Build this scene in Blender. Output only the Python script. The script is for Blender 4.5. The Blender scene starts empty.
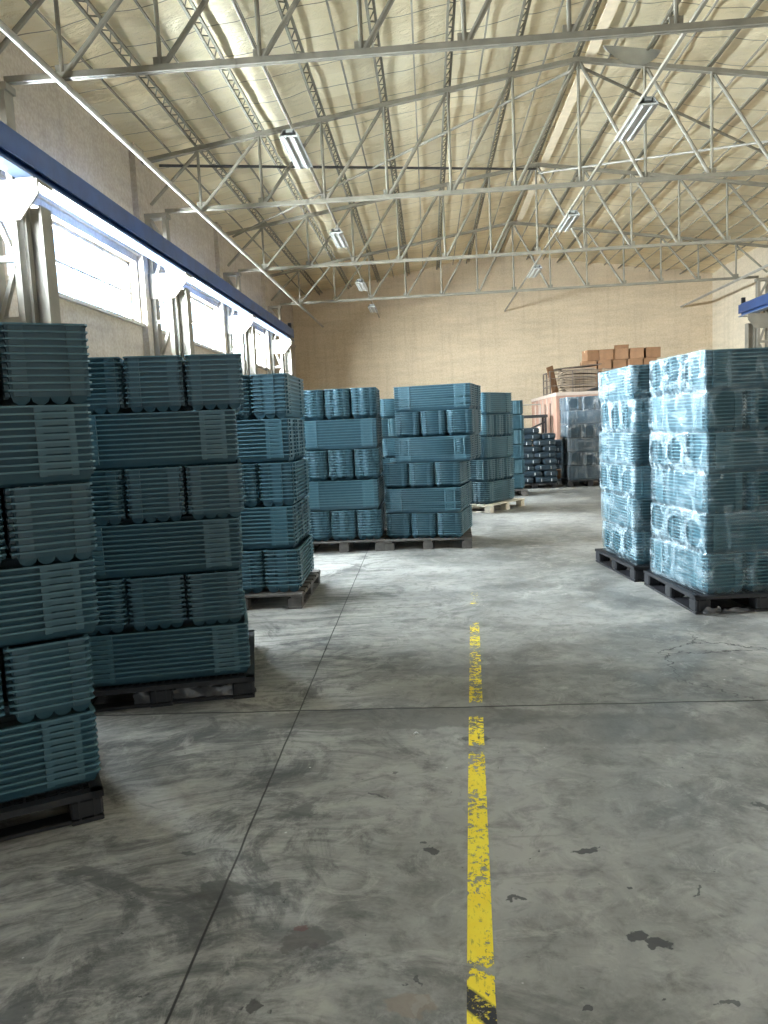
import bpy, math, random
from mathutils import Vector, Matrix, noise
random.seed(7)
S = bpy.context.scene
COL = S.collection
R = math.radians
INDIV = 'a.0.2:3ff;a.1.0:3ff;a.2.2:3ff;a.3.0:3ff;a.4.2:3ff;a.5.0:3ff;b.0.0:7;b.0.1:3ff;b.0.2:3ff;b.1.0:3ff;b.2.0:101;b.2.1:3ff;b.2.2:3ff;b.3.0:3ff;b.4.0:1;b.4.1:3ff;b.4.2:3ff;b.5.0:3ff;c.0.2:3ff;c.1.0:3ff;c.2.2:3ff;c.3.0:3ff;c.4.2:2e5;d.1.0:3ff;d.3.0:3ff;e.0.0:3ed;e.2.0:203;e.4.0:209;g.0.0:3ff;g.1.0:3ff;g.1.1:1;g.2.0:3ff;g.3.0:3ff;g.4.0:3ff;g.5.0:3ff;h.0.0:1;h.2.0:1;h.4.0:1'   #INDIV#

# ------------------------------------------------------------------ helpers
def link(o, parent=None):
    COL.objects.link(o)
    if parent is not None: o.parent = parent
    return o

def tag(o, label=None, cat=None, group=None, kind=None):
    if label: o['label'] = label
    if cat: o['category'] = cat
    if group: o['group'] = group
    if kind: o['kind'] = kind
    return o

def empty(name, loc=(0, 0, 0), rz=0.0, label=None, cat=None, group=None):
    o = bpy.data.objects.new(name, None)
    o.empty_display_size = .1
    o.location = loc; o.rotation_euler = (0, 0, rz)
    link(o)
    return tag(o, label, cat, group)

class MB:
    def __init__(s): s.v = []; s.f = []; s.m = []
    def add(s, vs, fs, mi=0):
        b = len(s.v); s.v += [tuple(v) for v in vs]
        s.f += [tuple(b + i for i in f) for f in fs]; s.m += [mi] * len(fs)
        return s
    def box(s, x0, x1, y0, y1, z0, z1, mi=0, bev=0):
        if bev > 0: return s.bevbox(x0, x1, y0, y1, z0, z1, bev, mi)
        vs = [(x0,y0,z0),(x1,y0,z0),(x1,y1,z0),(x0,y1,z0),(x0,y0,z1),(x1,y0,z1),(x1,y1,z1),(x0,y1,z1)]
        return s.add(vs, [(0,3,2,1),(4,5,6,7),(0,1,5,4),(1,2,6,5),(2,3,7,6),(3,0,4,7)], mi)
    def bevbox(s, x0, x1, y0, y1, z0, z1, b, mi=0):
        vs = []; 
        def ring(d, z): 
            return [(x0+d+b,y0+d,z),(x1-d-b,y0+d,z),(x1-d,y0+d+b,z),(x1-d,y1-d-b,z),(x1-d-b,y1-d,z),(x0+d+b,y1-d,z),(x0+d,y1-d-b,z),(x0+d,y0+d+b,z)]
        for d, z in ((b,z0),(0,z0+b),(0,z1-b),(b,z1)): vs += ring(d, z)
        fs = [tuple(reversed(range(8))), tuple(range(24, 32))]
        for k in range(3):
            for i in range(8):
                j = (i+1) % 8
                fs.append((k*8+i, k*8+j, k*8+8+j, k*8+8+i))
        return s.add(vs, fs, mi)
    def bar(s, a, b, w, h=None, n=4, mi=0, up=(0, 0, 1)):
        """bar from a to b; square (n=4) or round section"""
        a = Vector(a); b = Vector(b); d = (b - a).normalized()
        u = Vector(up)
        if abs(d.dot(u)) > .95: u = Vector((1, 0, 0))
        sx = d.cross(u).normalized(); sy = sx.cross(d).normalized()
        h = h or w; vs = []
        for p in (a, b):
            for i in range(n):
                if n == 4:
                    cx, cy = [(-.5,-.5),(.5,-.5),(.5,.5),(-.5,.5)][i]
                else:
                    t = 2*math.pi*i/n; cx, cy = .5*math.cos(t), .5*math.sin(t)
                vs.append(p + sx*cx*w + sy*cy*h)
        fs = [tuple(reversed(range(n))), tuple(range(n, 2*n))]
        for i in range(n):
            j = (i+1) % n; fs.append((i, j, n+j, n+i))
        return s.add(vs, fs, mi)
    def prism(s, pts, axis, t0, t1, mi=0):
        """polygon pts (2d) extruded along axis"""
        def P(p, t):
            return {'x': (t, p[0], p[1]), 'y': (p[0], t, p[1]), 'z': (p[0], p[1], t)}[axis]
        n = len(pts)
        vs = [P(p, t0) for p in pts] + [P(p, t1) for p in pts]
        fs = [tuple(range(n)), tuple(reversed(range(n, 2*n)))]
        for i in range(n):
            j = (i+1) % n; fs.append((j, i, n+i, n+j))
        return s.add(vs, fs, mi)
    def mesh(s, name, mats, smooth=False):
        me = bpy.data.meshes.new(name)
        me.from_pydata(s.v, [], s.f)
        for m in (mats if isinstance(mats, (list, tuple)) else [mats]): me.materials.append(m)
        if any(s.m): me.polygons.foreach_set('material_index', s.m)
        if smooth: me.polygons.foreach_set('use_smooth', [True]*len(me.polygons))
        me.update()
        return me
    def build(s, name, mats, parent=None, smooth=False, **kw):
        o = bpy.data.objects.new(name, s.mesh(name, mats, smooth))
        link(o, parent)
        return tag(o, **kw)

def copy_tree(o, parent=None):
    c = o.copy(); COL.objects.link(c); c.parent = parent
    for ch in list(o.children): copy_tree(ch, c)
    return c

ORD = ['top', 'second', 'third', 'fourth', 'fifth', 'sixth', 'seventh', 'eighth', 'ninth', 'bottom']

# ------------------------------------------------------------------ materials
class NT:
    def __init__(s, name):
        s.mat = bpy.data.materials.new(name); s.mat.use_nodes = True
        s.t = s.mat.node_tree; s.t.nodes.clear()
        s.out = s.t.nodes.new('ShaderNodeOutputMaterial')
    def n(s, ty, ins=None, **kw):
        nd = s.t.nodes.new('ShaderNode' + ty)
        for k, v in kw.items(): setattr(nd, k, v)
        for k, v in (ins or {}).items():
            if isinstance(v, bpy.types.NodeSocket): s.t.links.new(v, nd.inputs[k])
            else: nd.inputs[k].default_value = v
        return nd
    def math(s, op, a, b=0.0, c=None, clamp=False):
        ins = {0: a, 1: b}
        if c is not None: ins[2] = c
        return s.n('Math', ins, operation=op, use_clamp=clamp).outputs[0]
    def rng(s, v, a, b, c=0.0, d=1.0, smooth=False):
        return s.n('MapRange', {0: v, 1: a, 2: b, 3: c, 4: d}, interpolation_type='SMOOTHSTEP' if smooth else 'LINEAR').outputs[0]
    def mix(s, f, a, b, mode='MIX'):
        nd = s.n('Mix', data_type='RGBA', blend_type=mode)
        for i, v in ((0, f), (6, a), (7, b)):
            if isinstance(v, bpy.types.NodeSocket): s.t.links.new(v, nd.inputs[i])
            else: nd.inputs[i].default_value = v if i == 0 else (tuple(v) + (1,))[:4]
        return nd.outputs[2]
    def noise(s, vec, scale, detail=4, rough=.55, dist=0.0, out=0):
        return s.n('TexNoise', {'Vector': vec, 'Scale': scale, 'Detail': detail, 'Roughness': rough, 'Distortion': dist}).outputs[out]
    def coord(s, kind='Object'):
        return s.n('TexCoord').outputs[kind]
    def scale(s, vec, sc, rot=(0, 0, 0)):
        return s.n('Mapping', {'Vector': vec, 'Scale': sc, 'Rotation': rot}).outputs[0]
    def bsdf(s, col, rough=.5, metal=0.0, bump=None, bstr=.3, bdist=.01, spec=.5, emit=None):
        b = s.n('BsdfPrincipled', {'Roughness': rough, 'Metallic': metal, 'Specular IOR Level': spec})
        if isinstance(col, bpy.types.NodeSocket): s.t.links.new(col, b.inputs['Base Color'])
        else: b.inputs['Base Color'].default_value = tuple(col) + (1,)
        if bump is not None:
            bn = s.n('Bump', {'Height': bump, 'Strength': bstr, 'Distance': bdist})
            s.t.links.new(bn.outputs[0], b.inputs['Normal'])
        s.t.links.new(b.outputs[0], s.out.inputs[0])
        return b

def simple(name, col, rough=.5, metal=0.0, var=.15, nscale=6.0, bump=.1, bscale=40, spec=.5):
    m = NT(name); c = m.coord()
    nz = m.noise(c, nscale, 5)
    f = m.rng(nz, .3, .7)
    dark = tuple(x*(1-var) for x in col); light = tuple(min(1, x*(1+var)) for x in col)
    cc = m.mix(f, dark, light)
    m.bsdf(cc, rough, metal, bump=m.noise(c, bscale, 3), bstr=bump, bdist=.004, spec=spec)
    return m.mat

def plaster(name, col):
    m = NT(name); c = m.coord()
    big = m.noise(c, .55, 5, .6)
    st = m.noise(m.scale(c, (1.0, 1.0, 6.0)), .9, 6, .62)       # horizontal banding
    drip = m.noise(m.scale(c, (5.0, 5.0, .35)), 1.0, 4, .6)
    fine = m.noise(c, 22, 4)
    d = tuple(x*.70 for x in col); l = tuple(min(1, x*1.12) for x in col)
    cc = m.mix(m.rng(st, .30, .75), tuple(x*.86 for x in col), l)
    cc = m.mix(m.math('MULTIPLY', m.rng(drip, .5, .75), .35), cc, (col[0]*.55, col[1]*.5, col[2]*.45))
    cc = m.mix(m.math('MULTIPLY', m.rng(big, .5, .7), .3), cc, (col[0]*1.15, col[1]*1.15, col[2]*1.2))
    cc = m.mix(.12, cc, m.mix(m.rng(fine, .35, .65), (.1, .09, .08), (.8, .75, .65)))
    m.bsdf(cc, .9, bump=fine, bstr=.25, bdist=.01, spec=.15)
    return m.mat

def teal(name, col, sat=1.0):
    m = NT(name); c = m.n('NewGeometry').outputs['Position']
    f = m.rng(m.noise(c, 1.6, 4), .3, .7)
    g = m.rng(m.noise(c, 14, 4), .35, .8)
    cc = m.mix(f, tuple(x*.86 for x in col), tuple(x*1.12 for x in col))
    cc = m.mix(m.math('MULTIPLY', g, .05), cc, (.35, .38, .38))       # dust
    m.bsdf(cc, .42, spec=.5)
    return m.mat

M = {}
M['teal'] = teal('teal_plastic', (.024, .073, .102))  # tray body, colour lowered for the shade between stacked rims
M['slate'] = teal('slate_plastic', (.03, .06, .09))
M['rim'] = teal('teal_lit_rim_plastic', (.066, .155, .195))  # same plastic as the body, lightened because rims catch the light
M['srim'] = teal('slate_lit_rim_plastic', (.05, .09, .12))  # slate body plastic, lightened the same way for lit rims
M['vent'] = teal('teal_vent_plastic', (.038, .102, .135))
M['paint'] = simple('cream_steel_paint', (.20, .18, .145), .55, var=.2, nscale=3)
M['truss'] = simple('grey_beige_steel_paint', (.20, .18, .14), .5, var=.2, nscale=4)
M['tube'] = simple('pale_galvanised_tube', (.29, .27, .23), .45, .1, var=.2, nscale=5)
M['purlin'] = simple('purlin_steel_paint', (.15, .135, .10), .5, var=.25, nscale=5)
M['blue'] = simple('blue_crane_paint', (.022, .06, .18), .42, var=.25, nscale=2.5, bump=.05)
M['flange'] = simple('pale_blue_flange_paint', (.10, .15, .26), .4, var=.25, nscale=3)  # paler blue than the beam web
M['black'] = simple('black_plastic', (.014, .014, .017), .5, var=.3, nscale=8)
M['wood'] = simple('grey_weathered_wood', (.10, .09, .082), .8, var=.4, nscale=9)
M['palewood'] = simple('pale_pallet_wood', (.62, .57, .48), .75, var=.2, nscale=9)
M['card'] = simple('brown_cardboard', (.25, .13, .065), .85, var=.15, nscale=5)
M['tape'] = simple('packing_tape', (.48, .33, .2), .35, var=.1)
M['dcard'] = simple('dusty_cardboard', (.27, .2, .14), .9, var=.25, nscale=7)
M['cont'] = simple('faded_pink_steel', (.34, .19, .135), .6, var=.18, nscale=2.2, bump=.05)
M['contedge'] = simple('pale_container_edge', (.42, .33, .27), .6, var=.15, nscale=3)
M['bag'] = simple('dark_slate_sacking', (.022, .042, .06), .45, var=.3, nscale=7, bump=.4, bscale=25)
M['strap'] = simple('white_strap', (.75, .77, .8), .5)
M['lamp'] = simple('fixture_white_enamel', (.32, .32, .30), .4, var=.08)
M['lamptube'] = simple('fixture_tube_glass', (.50, .50, .47), .2, var=.03)
M['wire'] = simple('rusty_cage_wire', (.12, .09, .07), .6, .3, var=.3)
M['white'] = simple('white_paper', (.85, .85, .83), .8, var=.03)
M['frame'] = simple('window_frame_paint', (.55, .52, .46), .5, var=.1)
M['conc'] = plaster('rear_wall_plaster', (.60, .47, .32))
M['wallL'] = plaster('left_wall_shaded_plaster', (.44, .375, .30))  # same plaster as the rear wall, its shade darkened into the colour
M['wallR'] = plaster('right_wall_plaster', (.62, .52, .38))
M['ridge'] = simple('pale_ridge_sheet', (.72, .60, .43), .6, var=.1)
M['dark'] = simple('dark_metal', (.04, .04, .042), .5, .4, var=.3)

# glass: nearly clear pane
m = NT('window_glass')
tr = m.n('BsdfTransparent', {'Color': (.94, .97, .98, 1)}); gl = m.n('BsdfGlossy', {'Roughness': .05})
mx = m.n('MixShader', {0: .06, 1: tr.outputs[0], 2: gl.outputs[0]})
m.t.links.new(mx.outputs[0], m.out.inputs[0]); M['glass'] = m.mat

# stretch film
def film(name, tint, lo, hi, bright=1.0):
    m = NT(name); c = m.coord()
    at = m.n('Attribute', attribute_name='haze').outputs['Fac']
    w1 = m.noise(m.scale(c, (2.0, 2.0, 8.0), (R(35), R(35), 0)), 1.6, 4, .55, .6)
    w2 = m.noise(m.scale(c, (8.0, 8.0, 2.0), (R(-20), R(30), 0)), 1.5, 4, .55, .5)
    streak = m.rng(m.math('MAXIMUM', w1, w2), .50, .70)
    f = m.math('MULTIPLY', at, m.rng(streak, 0, 1, lo, hi))
    tr = m.n('BsdfTransparent', {'Color': (.95, .98, .98, 1)})
    b = m.n('BsdfPrincipled', {'Base Color': tint + (1,), 'Roughness': .22, 'Specular IOR Level': .8})
    bn = m.n('Bump', {'Height': m.math('ADD', w1, w2), 'Strength': .55, 'Distance': .02})
    m.t.links.new(bn.outputs[0], b.inputs['Normal'])
    mx = m.n('MixShader', {0: f, 1: tr.outputs[0], 2: b.outputs[0]})
    m.t.links.new(mx.outputs[0], m.out.inputs[0]); return m.mat
M['film'] = film('clear_stretch_film', (.50, .61, .67), .06, .40)
M['filmdark'] = film('dusty_stretch_film', (.40, .42, .45), .08, .40)
M['shred'] = simple('torn_film_shreds', (.10, .10, .105), .3, var=.5, nscale=12, bump=.6)

# foil insulation
m = NT('foil_insulation'); c = m.coord()
sp = m.n('SeparateXYZ', {0: c})
sx, sy = sp.outputs[0], sp.outputs[1]
wob = m.math('MULTIPLY', m.math('SUBTRACT', m.noise(c, .8, 2), .5), .10)
yy = m.math('ADD', sy, wob)
fr = m.math('ABSOLUTE', m.math('SUBTRACT', m.math('FRACT', m.math('DIVIDE', yy, .80)), .5))
seam = m.rng(fr, .484, .492)
pan = m.n('TexWhiteNoise', {'Vector': m.n('CombineXYZ', {0: m.math('FLOOR', m.math('DIVIDE', m.math('SUBTRACT', sx, 2.65), 1.07)), 1: m.math('FLOOR', m.math('ADD', m.math('DIVIDE', yy, .80), .5)), 2: 0.0}).outputs[0]}).outputs[0]
big = m.noise(c, .5, 4); fine = m.noise(m.scale(c, (1, 2.5, 1)), 3.0, 5, .6, .6)
cc = m.mix(m.rng(pan, 0, 1), (.74, .63, .42), (.90, .80, .58))
cc = m.mix(m.math('MULTIPLY', m.rng(big, .52, .68), .25), cc, (.52, .48, .38))
cc = m.mix(m.math('MULTIPLY', seam, .85), cc, (.12, .10, .07))
b = m.bsdf(cc, .36, .55, bump=fine, bstr=.7, bdist=.10, spec=.5)
M['foil'] = m.mat

# floor
Hc = 1.6
m = NT('worn_concrete'); c = m.coord()
sp = m.n('SeparateXYZ', {0: c}); sx, sy = sp.outputs[0], sp.outputs[1]
n1 = m.noise(c, .45, 6, .62, .4); n2 = m.noise(c, 2.0, 7, .68, 1.0); n3 = m.noise(c, 9, 6, .7, .5); n4 = m.noise(c, 60, 3, .6)
cc = m.mix(m.rng(n1, .36, .64, smooth=True), (.10, .099, .093), (.36, .352, .33))
cc = m.mix(m.math('MULTIPLY', m.rng(n2, .44, .62), .55), cc, (.42, .41, .375))
cc = m.mix(m.math('MULTIPLY', m.rng(n3, .48, .68), .55), cc, (.075, .074, .07))
cc = m.mix(m.math('MULTIPLY', m.rng(n4, .45, .75), .18), cc, (.38, .37, .35))
# sweeping tyre marks at the near left
dx = m.math('SUBTRACT', sx, -.55); dy = m.math('SUBTRACT', sy, .9)
rad = m.math('SQRT', m.math('ADD', m.math('MULTIPLY', dx, dx), m.math('MULTIPLY', dy, dy)))
rw = m.math('ADD', rad, m.math('MULTIPLY', m.noise(c, 1.3, 3), .35))
swv = m.n('CombineXYZ', {0: m.math('MULTIPLY', rw, 13.0), 1: m.math('MULTIPLY', m.math('ARCTAN2', dy, dx), 4.5), 2: 0.0}).outputs[0]
sw = m.noise(swv, 1.0, 8, .78, .5)
lft = m.rng(sx, .1, -.7)
cc = m.mix(m.math('MULTIPLY', m.math('MULTIPLY', m.rng(sw, .48, .66), lft), .5), cc, (.50, .48, .42))
cc = m.mix(m.math('MULTIPLY', m.math('MULTIPLY', m.rng(sw, .50, .36), lft), .7), cc, (.06, .06, .055))
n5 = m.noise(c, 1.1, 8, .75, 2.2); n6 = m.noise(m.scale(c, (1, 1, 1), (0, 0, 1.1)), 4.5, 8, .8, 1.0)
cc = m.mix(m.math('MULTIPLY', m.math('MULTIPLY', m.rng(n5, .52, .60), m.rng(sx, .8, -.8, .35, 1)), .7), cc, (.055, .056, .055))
cc = m.mix(m.math('MULTIPLY', m.rng(n6, .54, .66), .45), cc, (.48, .46, .42))
# stains
wv = m.n('VectorMath', {0: m.noise(c, 14, 4, out=1), 1: (.5, .5, .5)}, operation='SUBTRACT').outputs[0]
wv = m.n('VectorMath', {0: wv, 3: .14}, operation='SCALE').outputs[0]
wc = m.n('VectorMath', {0: c, 1: wv}, operation='ADD').outputs[0]
def stain(cc, x, y, rx, ry, col, k=.8, ang=0.0):
    v = m.n('VectorMath', {0: wc, 1: (x, y, 0)}, operation='SUBTRACT').outputs[0]
    if ang: v = m.n('VectorRotate', {'Vector': v, 'Angle': ang}, rotation_type='Z_AXIS').outputs[0]
    v = m.n('VectorMath', {0: v, 1: (1/rx, 1/ry, 0)}, operation='MULTIPLY').outputs[0]
    l = m.n('VectorMath', {0: v}, operation='LENGTH').outputs['Value']
    return m.mix(m.math('MULTIPLY', m.rng(l, 1.08, .92), k), cc, col)
DK = (.03, .032, .036)
for a in [(-.80,2.52,.10,.055,(.07,.07,.065),.75), (-.64,2.52,.06,.025,(.06,.06,.055),.7), (-.47,2.25,.075,.05,(.075,.065,.06),.7), (-.41,2.27,.07,.025,(.10,.10,.095),.6),
          (-.475,2.30,.02,.02,(.12,.05,.045),.7), (-.55,1.97,.032,.032,(.035,.032,.03),.8), (-.60,1.965,.01,.01,DK,.8), (-.12,1.98,.075,.045,(.24,.19,.15),.6), (-.09,1.985,.018,.035,(.30,.28,.25),.5),
          (-.055,2.755,.035,.02,DK,.85), (-.09,2.80,.012,.01,DK,.8), (.53,2.745,.045,.022,DK,.85), (.565,2.77,.02,.012,DK,.8), (.585,2.255,.035,.03,DK,.85), (.63,2.215,.03,.026,DK,.85),
          (.23,2.46,.03,.014,DK,.8), (.21,2.44,.012,.01,DK,.8), (.16,3.80,.08,.035,(.045,.045,.045),.75), (-.12,2.08,.012,.02,DK,.7), (-.105,2.06,.02,.008,DK,.7), (.84,2.47,.035,.008,DK,.7,-.9),
          (.30,4.9,.5,.12,(.10,.10,.10),.4), (-.25,4.1,.9,.16,(.075,.073,.068),.55), (.9,3.9,.8,.2,(.09,.09,.088),.4), (.75,1.98,.02,.014,DK,.7), (1.35,2.75,.03,.014,DK,.8), (1.3,3.05,.05,.012,DK,.7,.8),
          (.35,1.95,.012,.01,DK,.8), (.62,2.5,.012,.012,DK,.8), (-1.0,2.75,.04,.02,(.05,.05,.05),.7), (-.3,3.2,.03,.012,DK,.6), (-.23,3.42,.02,.012,DK,.6)]:
    cc = stain(cc, *a)
spk = m.n('TexVoronoi', {'Vector': wc, 'Scale': 9.0}).outputs['Distance']
cc = m.mix(m.math('MULTIPLY', m.rng(spk, .055, .04), .8), cc, (.04, .04, .04))
spk2 = m.n('TexVoronoi', {'Vector': m.scale(c, (1, 1, 1), (0, 0, .6)), 'Scale': 4.3}).outputs['Distance']
cc = m.mix(m.rng(spk2, .028, .018), cc, (.6, .6, .58))
# joints
jw = m.math('MULTIPLY', m.math('SUBTRACT', m.noise(c, 3, 4), .5), .035)
j1 = m.math('ABSOLUTE', m.math('ADD', m.math('SUBTRACT', sx, m.math('MULTIPLY_ADD', sy, -.013, -.765)), m.math('MULTIPLY', jw, .35)))
j2 = m.math('ABSOLUTE', m.math('ADD', m.math('SUBTRACT', sy, 4.245), m.math('MULTIPLY', jw, .9)))
j3 = m.math('ABSOLUTE', m.math('ADD', m.math('SUBTRACT', sy, 9.9), jw))
jj = m.math('MAXIMUM', m.rng(j1, .0055, .003), m.rng(j2, .011, .006)); jj = m.math('MAXIMUM', jj, m.math('MULTIPLY', m.rng(j3, .014, .008), .6))
cc = m.mix(m.math('MULTIPLY', jj, .9), cc, (.018, .017, .016))
# crack on the right
cv = m.n('TexVoronoi', {'Vector': m.n('VectorMath', {0: c, 1: wv}, operation='ADD').outputs[0], 'Scale': 1.35}, feature='DISTANCE_TO_EDGE').outputs['Distance']
cm = m.math('MULTIPLY', m.rng(cv, .010, .005), m.rng(m.n('VectorMath', {0: c, 1: (2.2, 4.9, 0)}, operation='DISTANCE').outputs['Value'], .9, .7))
cc = m.mix(m.math('MULTIPLY', cm, .8), cc, (.03, .03, .03))
rgh = m.rng(n2, .35, .65, .38, .68)
m.bsdf(cc, rgh, bump=m.math('SUBTRACT', m.math('MULTIPLY', n3, .3), jj), bstr=.35, bdist=.01, spec=.45)
M['floor'] = m.mat

# worn yellow paint
m = NT('worn_yellow_paint'); c = m.coord()
sp = m.n('SeparateXYZ', {0: c}); sy = sp.outputs[1]
wn = m.noise(c, 34, 6, .72, .4); wn2 = m.noise(m.scale(c, (1, .5, 1)), 7, 4, .6)
wear = m.math('ADD', m.math('MULTIPLY', wn, .62), m.math('MULTIPLY', wn2, .38))
thr = m.rng(sy, 1.8, 7.2, .425, .535)
def band(y0, y1, k):     # worn-off stretch
    a = m.rng(sy, y0-.05, y0+.02); b = m.rng(sy, y1+.05, y1-.02)
    return m.math('MULTIPLY', m.math('MULTIPLY', a, b), k)
for y0, y1, k in ((4.13, 4.27, .3), (3.62, 3.70, .10), (3.12, 3.22, .05), (6.15, 6.75, .12), (4.98, 5.6, .03), (2.56, 2.60, .05), (2.10, 2.13, .12)):
    thr = m.math('ADD', thr, band(y0, y1, k))
al = m.rng(m.math('SUBTRACT', wear, thr), -.006, .006)
sxl = sp.outputs[0]
diag = m.math('ADD', sy, m.math('MULTIPLY', sxl, 1.1))
dk = m.math('MULTIPLY', m.rng(diag, 2.10, 2.085), m.rng(diag, 1.985, 2.0))
dk = m.math('MULTIPLY', dk, m.rng(m.noise(c, 50, 5, .7), .36, .46))
scf = m.math('MULTIPLY', m.rng(m.noise(m.scale(c, (3, 1, 1), (0, 0, .5)), 22, 5, .7), .56, .66), .55)
cc = m.mix(m.rng(m.noise(c, 5, 4), .3, .7), (.92, .68, .03), (.98, .82, .07))
cc = m.mix(scf, cc, (.16, .14, .06)); cc = m.mix(dk, cc, (.025, .027, .035))
b = m.n('BsdfPrincipled', {'Base Color': cc, 'Roughness': .55})
tr = m.n('BsdfTransparent'); mx = m.n('MixShader', {0: al, 1: tr.outputs[0], 2: b.outputs[0]})
m.t.links.new(mx.outputs[0], m.out.inputs[0]); M['yellow'] = m.mat

# ------------------------------------------------------------------ building shell
XL, XR, XM = -4.85, 10.15, 2.65
Y0, Y1 = -7.0, 28.4
TY = [8.42, 13.43, 18.47, 23.5]
def roofz(x): return 7.66 - .152*abs(x-XM)
def tcz(x): return 7.46 - .152*abs(x-XM)
st = dict(kind='structure')
MB().box(XL-.4, XR+.4, Y0-.3, Y1+.4, -.2, 0).build('floor', M['floor'], **st)
# ceiling: foil blanket sagging between the purlins
mb = MB(); nx, ny = 150, 300; vs = []
for j in range(ny+1):
    y = Y0 - .1 + (Y1 - Y0 + .2)*j/ny
    for i in range(nx+1):
        x = XL - .1 + (XR - XL + .2)*i/nx
        u = ((x - XM)/1.07) % 1.0
        v = (y/.8 + .5) % 1.0
        z = roofz(x) - .035*math.sin(math.pi*u)*(.6+.4*math.sin(math.pi*v)) + .05*(noise.noise(Vector((x*.9, y*.9, 0)))) + .022*noise.noise(Vector((x*3.1, y*2.4, 5)))
        vs.append((x, y, z + .03))
fs = [(j*(nx+1)+i, (j+1)*(nx+1)+i, (j+1)*(nx+1)+i+1, j*(nx+1)+i+1) for j in range(ny) for i in range(nx)]
mb.add(vs, fs); ce = mb.build('ceiling', M['foil'], smooth=True, **st)
mb = MB()   # outer roof deck above the blanket
mb.prism([(XL-.4, 6.75-.0), (XM, 7.9), (XR+.4, 6.75), (XR+.4, 6.95), (XM, 8.1), (XL-.4, 6.95)], 'y', Y0-.3, Y1+.4)
mb.build('ceiling_deck', M['truss'], **st)

WZ0, WZ1 = 3.58, 4.60
wins = [(8.92, 13.05), (13.98, 18.1), (19.02, 23.1), (3.95, 8.0), (-1.0, 3.0), (-6.2, -2.0)]
def sidewall(name, x0, x1, mat, wn):
    mb = MB(); zt = 6.75
    mb.box(x0, x1, Y0-.3, Y1+.3, 0, WZ0); mb.box(x0, x1, Y0-.3, Y1+.3, WZ1, zt)
    ws = sorted(wn); y = Y0-.3
    for a, b in ws: mb.box(x0, x1, y, a, WZ0, WZ1); y = b
    mb.box(x0, x1, y, Y1+.3, WZ0, WZ1)
    return mb.build(name, mat, **st)
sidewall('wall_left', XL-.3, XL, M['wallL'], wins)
rwins = [(13.98, 18.1), (8.92, 13.05), (3.95, 8.0), (-1.0, 3.0)]
sidewall('wall_right', XR, XR+.3, M['wallR'], rwins)
mb = MB(); mb.prism([(XL-.3, 0), (XR+.3, 0), (XR+.3, 6.75), (XM, 7.85), (XL-.3, 6.75)], 'y', Y1, Y1+.3)
mb.build('wall_back', M['conc'], **st)
mb = MB(); mb.box(XL-.3, 1.6, Y0-.3, Y0, 0, 5); mb.box(3.8, XR+.3, Y0-.3, Y0, 0, 5); mb.box(1.6, 3.8, Y0-.3, Y0, 2.6, 5)
mb.prism([(XL-.3, 4.6), (XR+.3, 4.6), (XR+.3, 6.75), (XM, 7.85), (XL-.3, 6.75)], 'y', Y0-.3, Y0)
mb.build('wall_front', M['conc'], **st)
# concrete piers on the left wall
for k, y in enumerate(TY):
    MB().box(XL-.02, XL+.10, y-.32, y+.12, 0, 6.6).build('trim_%d' % (k+1), M['wallL'], **st)
MB().box(XR-.12, XR+.02, TY[3]-.2, TY[3]+.2, 0, 6.6).build('trim_5', M['wallR'], **st)
MB().box(XL, XL+.05, Y0, Y1, 4.72, 4.80).build('trim_6', M['wallL'], **st)

def window(idx, xi, a, b, s):
    """s=+1 left wall (room at +x), -1 right wall"""
    xc = xi - s*.16
    f = MB(); w = .05
    f.box(xc-.03, xc+.03, a, b, WZ0, WZ0+w); f.box(xc-.03, xc+.03, a, b, WZ1-w, WZ1)
    f.box(xc-.03, xc+.03, a, a+w, WZ0, WZ1); f.box(xc-.03, xc+.03, b-w, b, WZ0, WZ1)
    zm = WZ0 + .50
    f.box(xc-.022, xc+.022, a, b, zm-.02, zm+.02)
    n = 4
    for i in range(1, n):
        y = a + (b-a)*i/n
        f.box(xc-.018, xc+.018, y-.016, y+.016, WZ0, WZ1)
    f.box(xc-.035, xc+.035, b-1.02, b-.98, zm, WZ1)
    o = f.build('window_%d' % idx, M['frame'], **st)
    g = MB().box(xc-.004, xc+.004, a+.03, b-.03, WZ0+.03, WZ1-.03).build('glass_pane', M['glass'], o)
    MB().box(xi-s*.01-.03, xi+s*.03+.03, a-.05, b+.05, WZ0-.05, WZ0).build('window_sill', M['frame'], o)
    hs = MB()
    for y in (a+.9, a+1.95, a+3.0): hs.bar((xc+s*.03, y, zm-.05), (xc+s*.09, y, zm-.09), .02)
    hs.build('handle', M['dark'], o)
i = 1
for a, b in wins: window(i, XL, a, b, 1); i += 1
for a, b in rwins: window(i, XR, a, b, -1); i += 1

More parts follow.
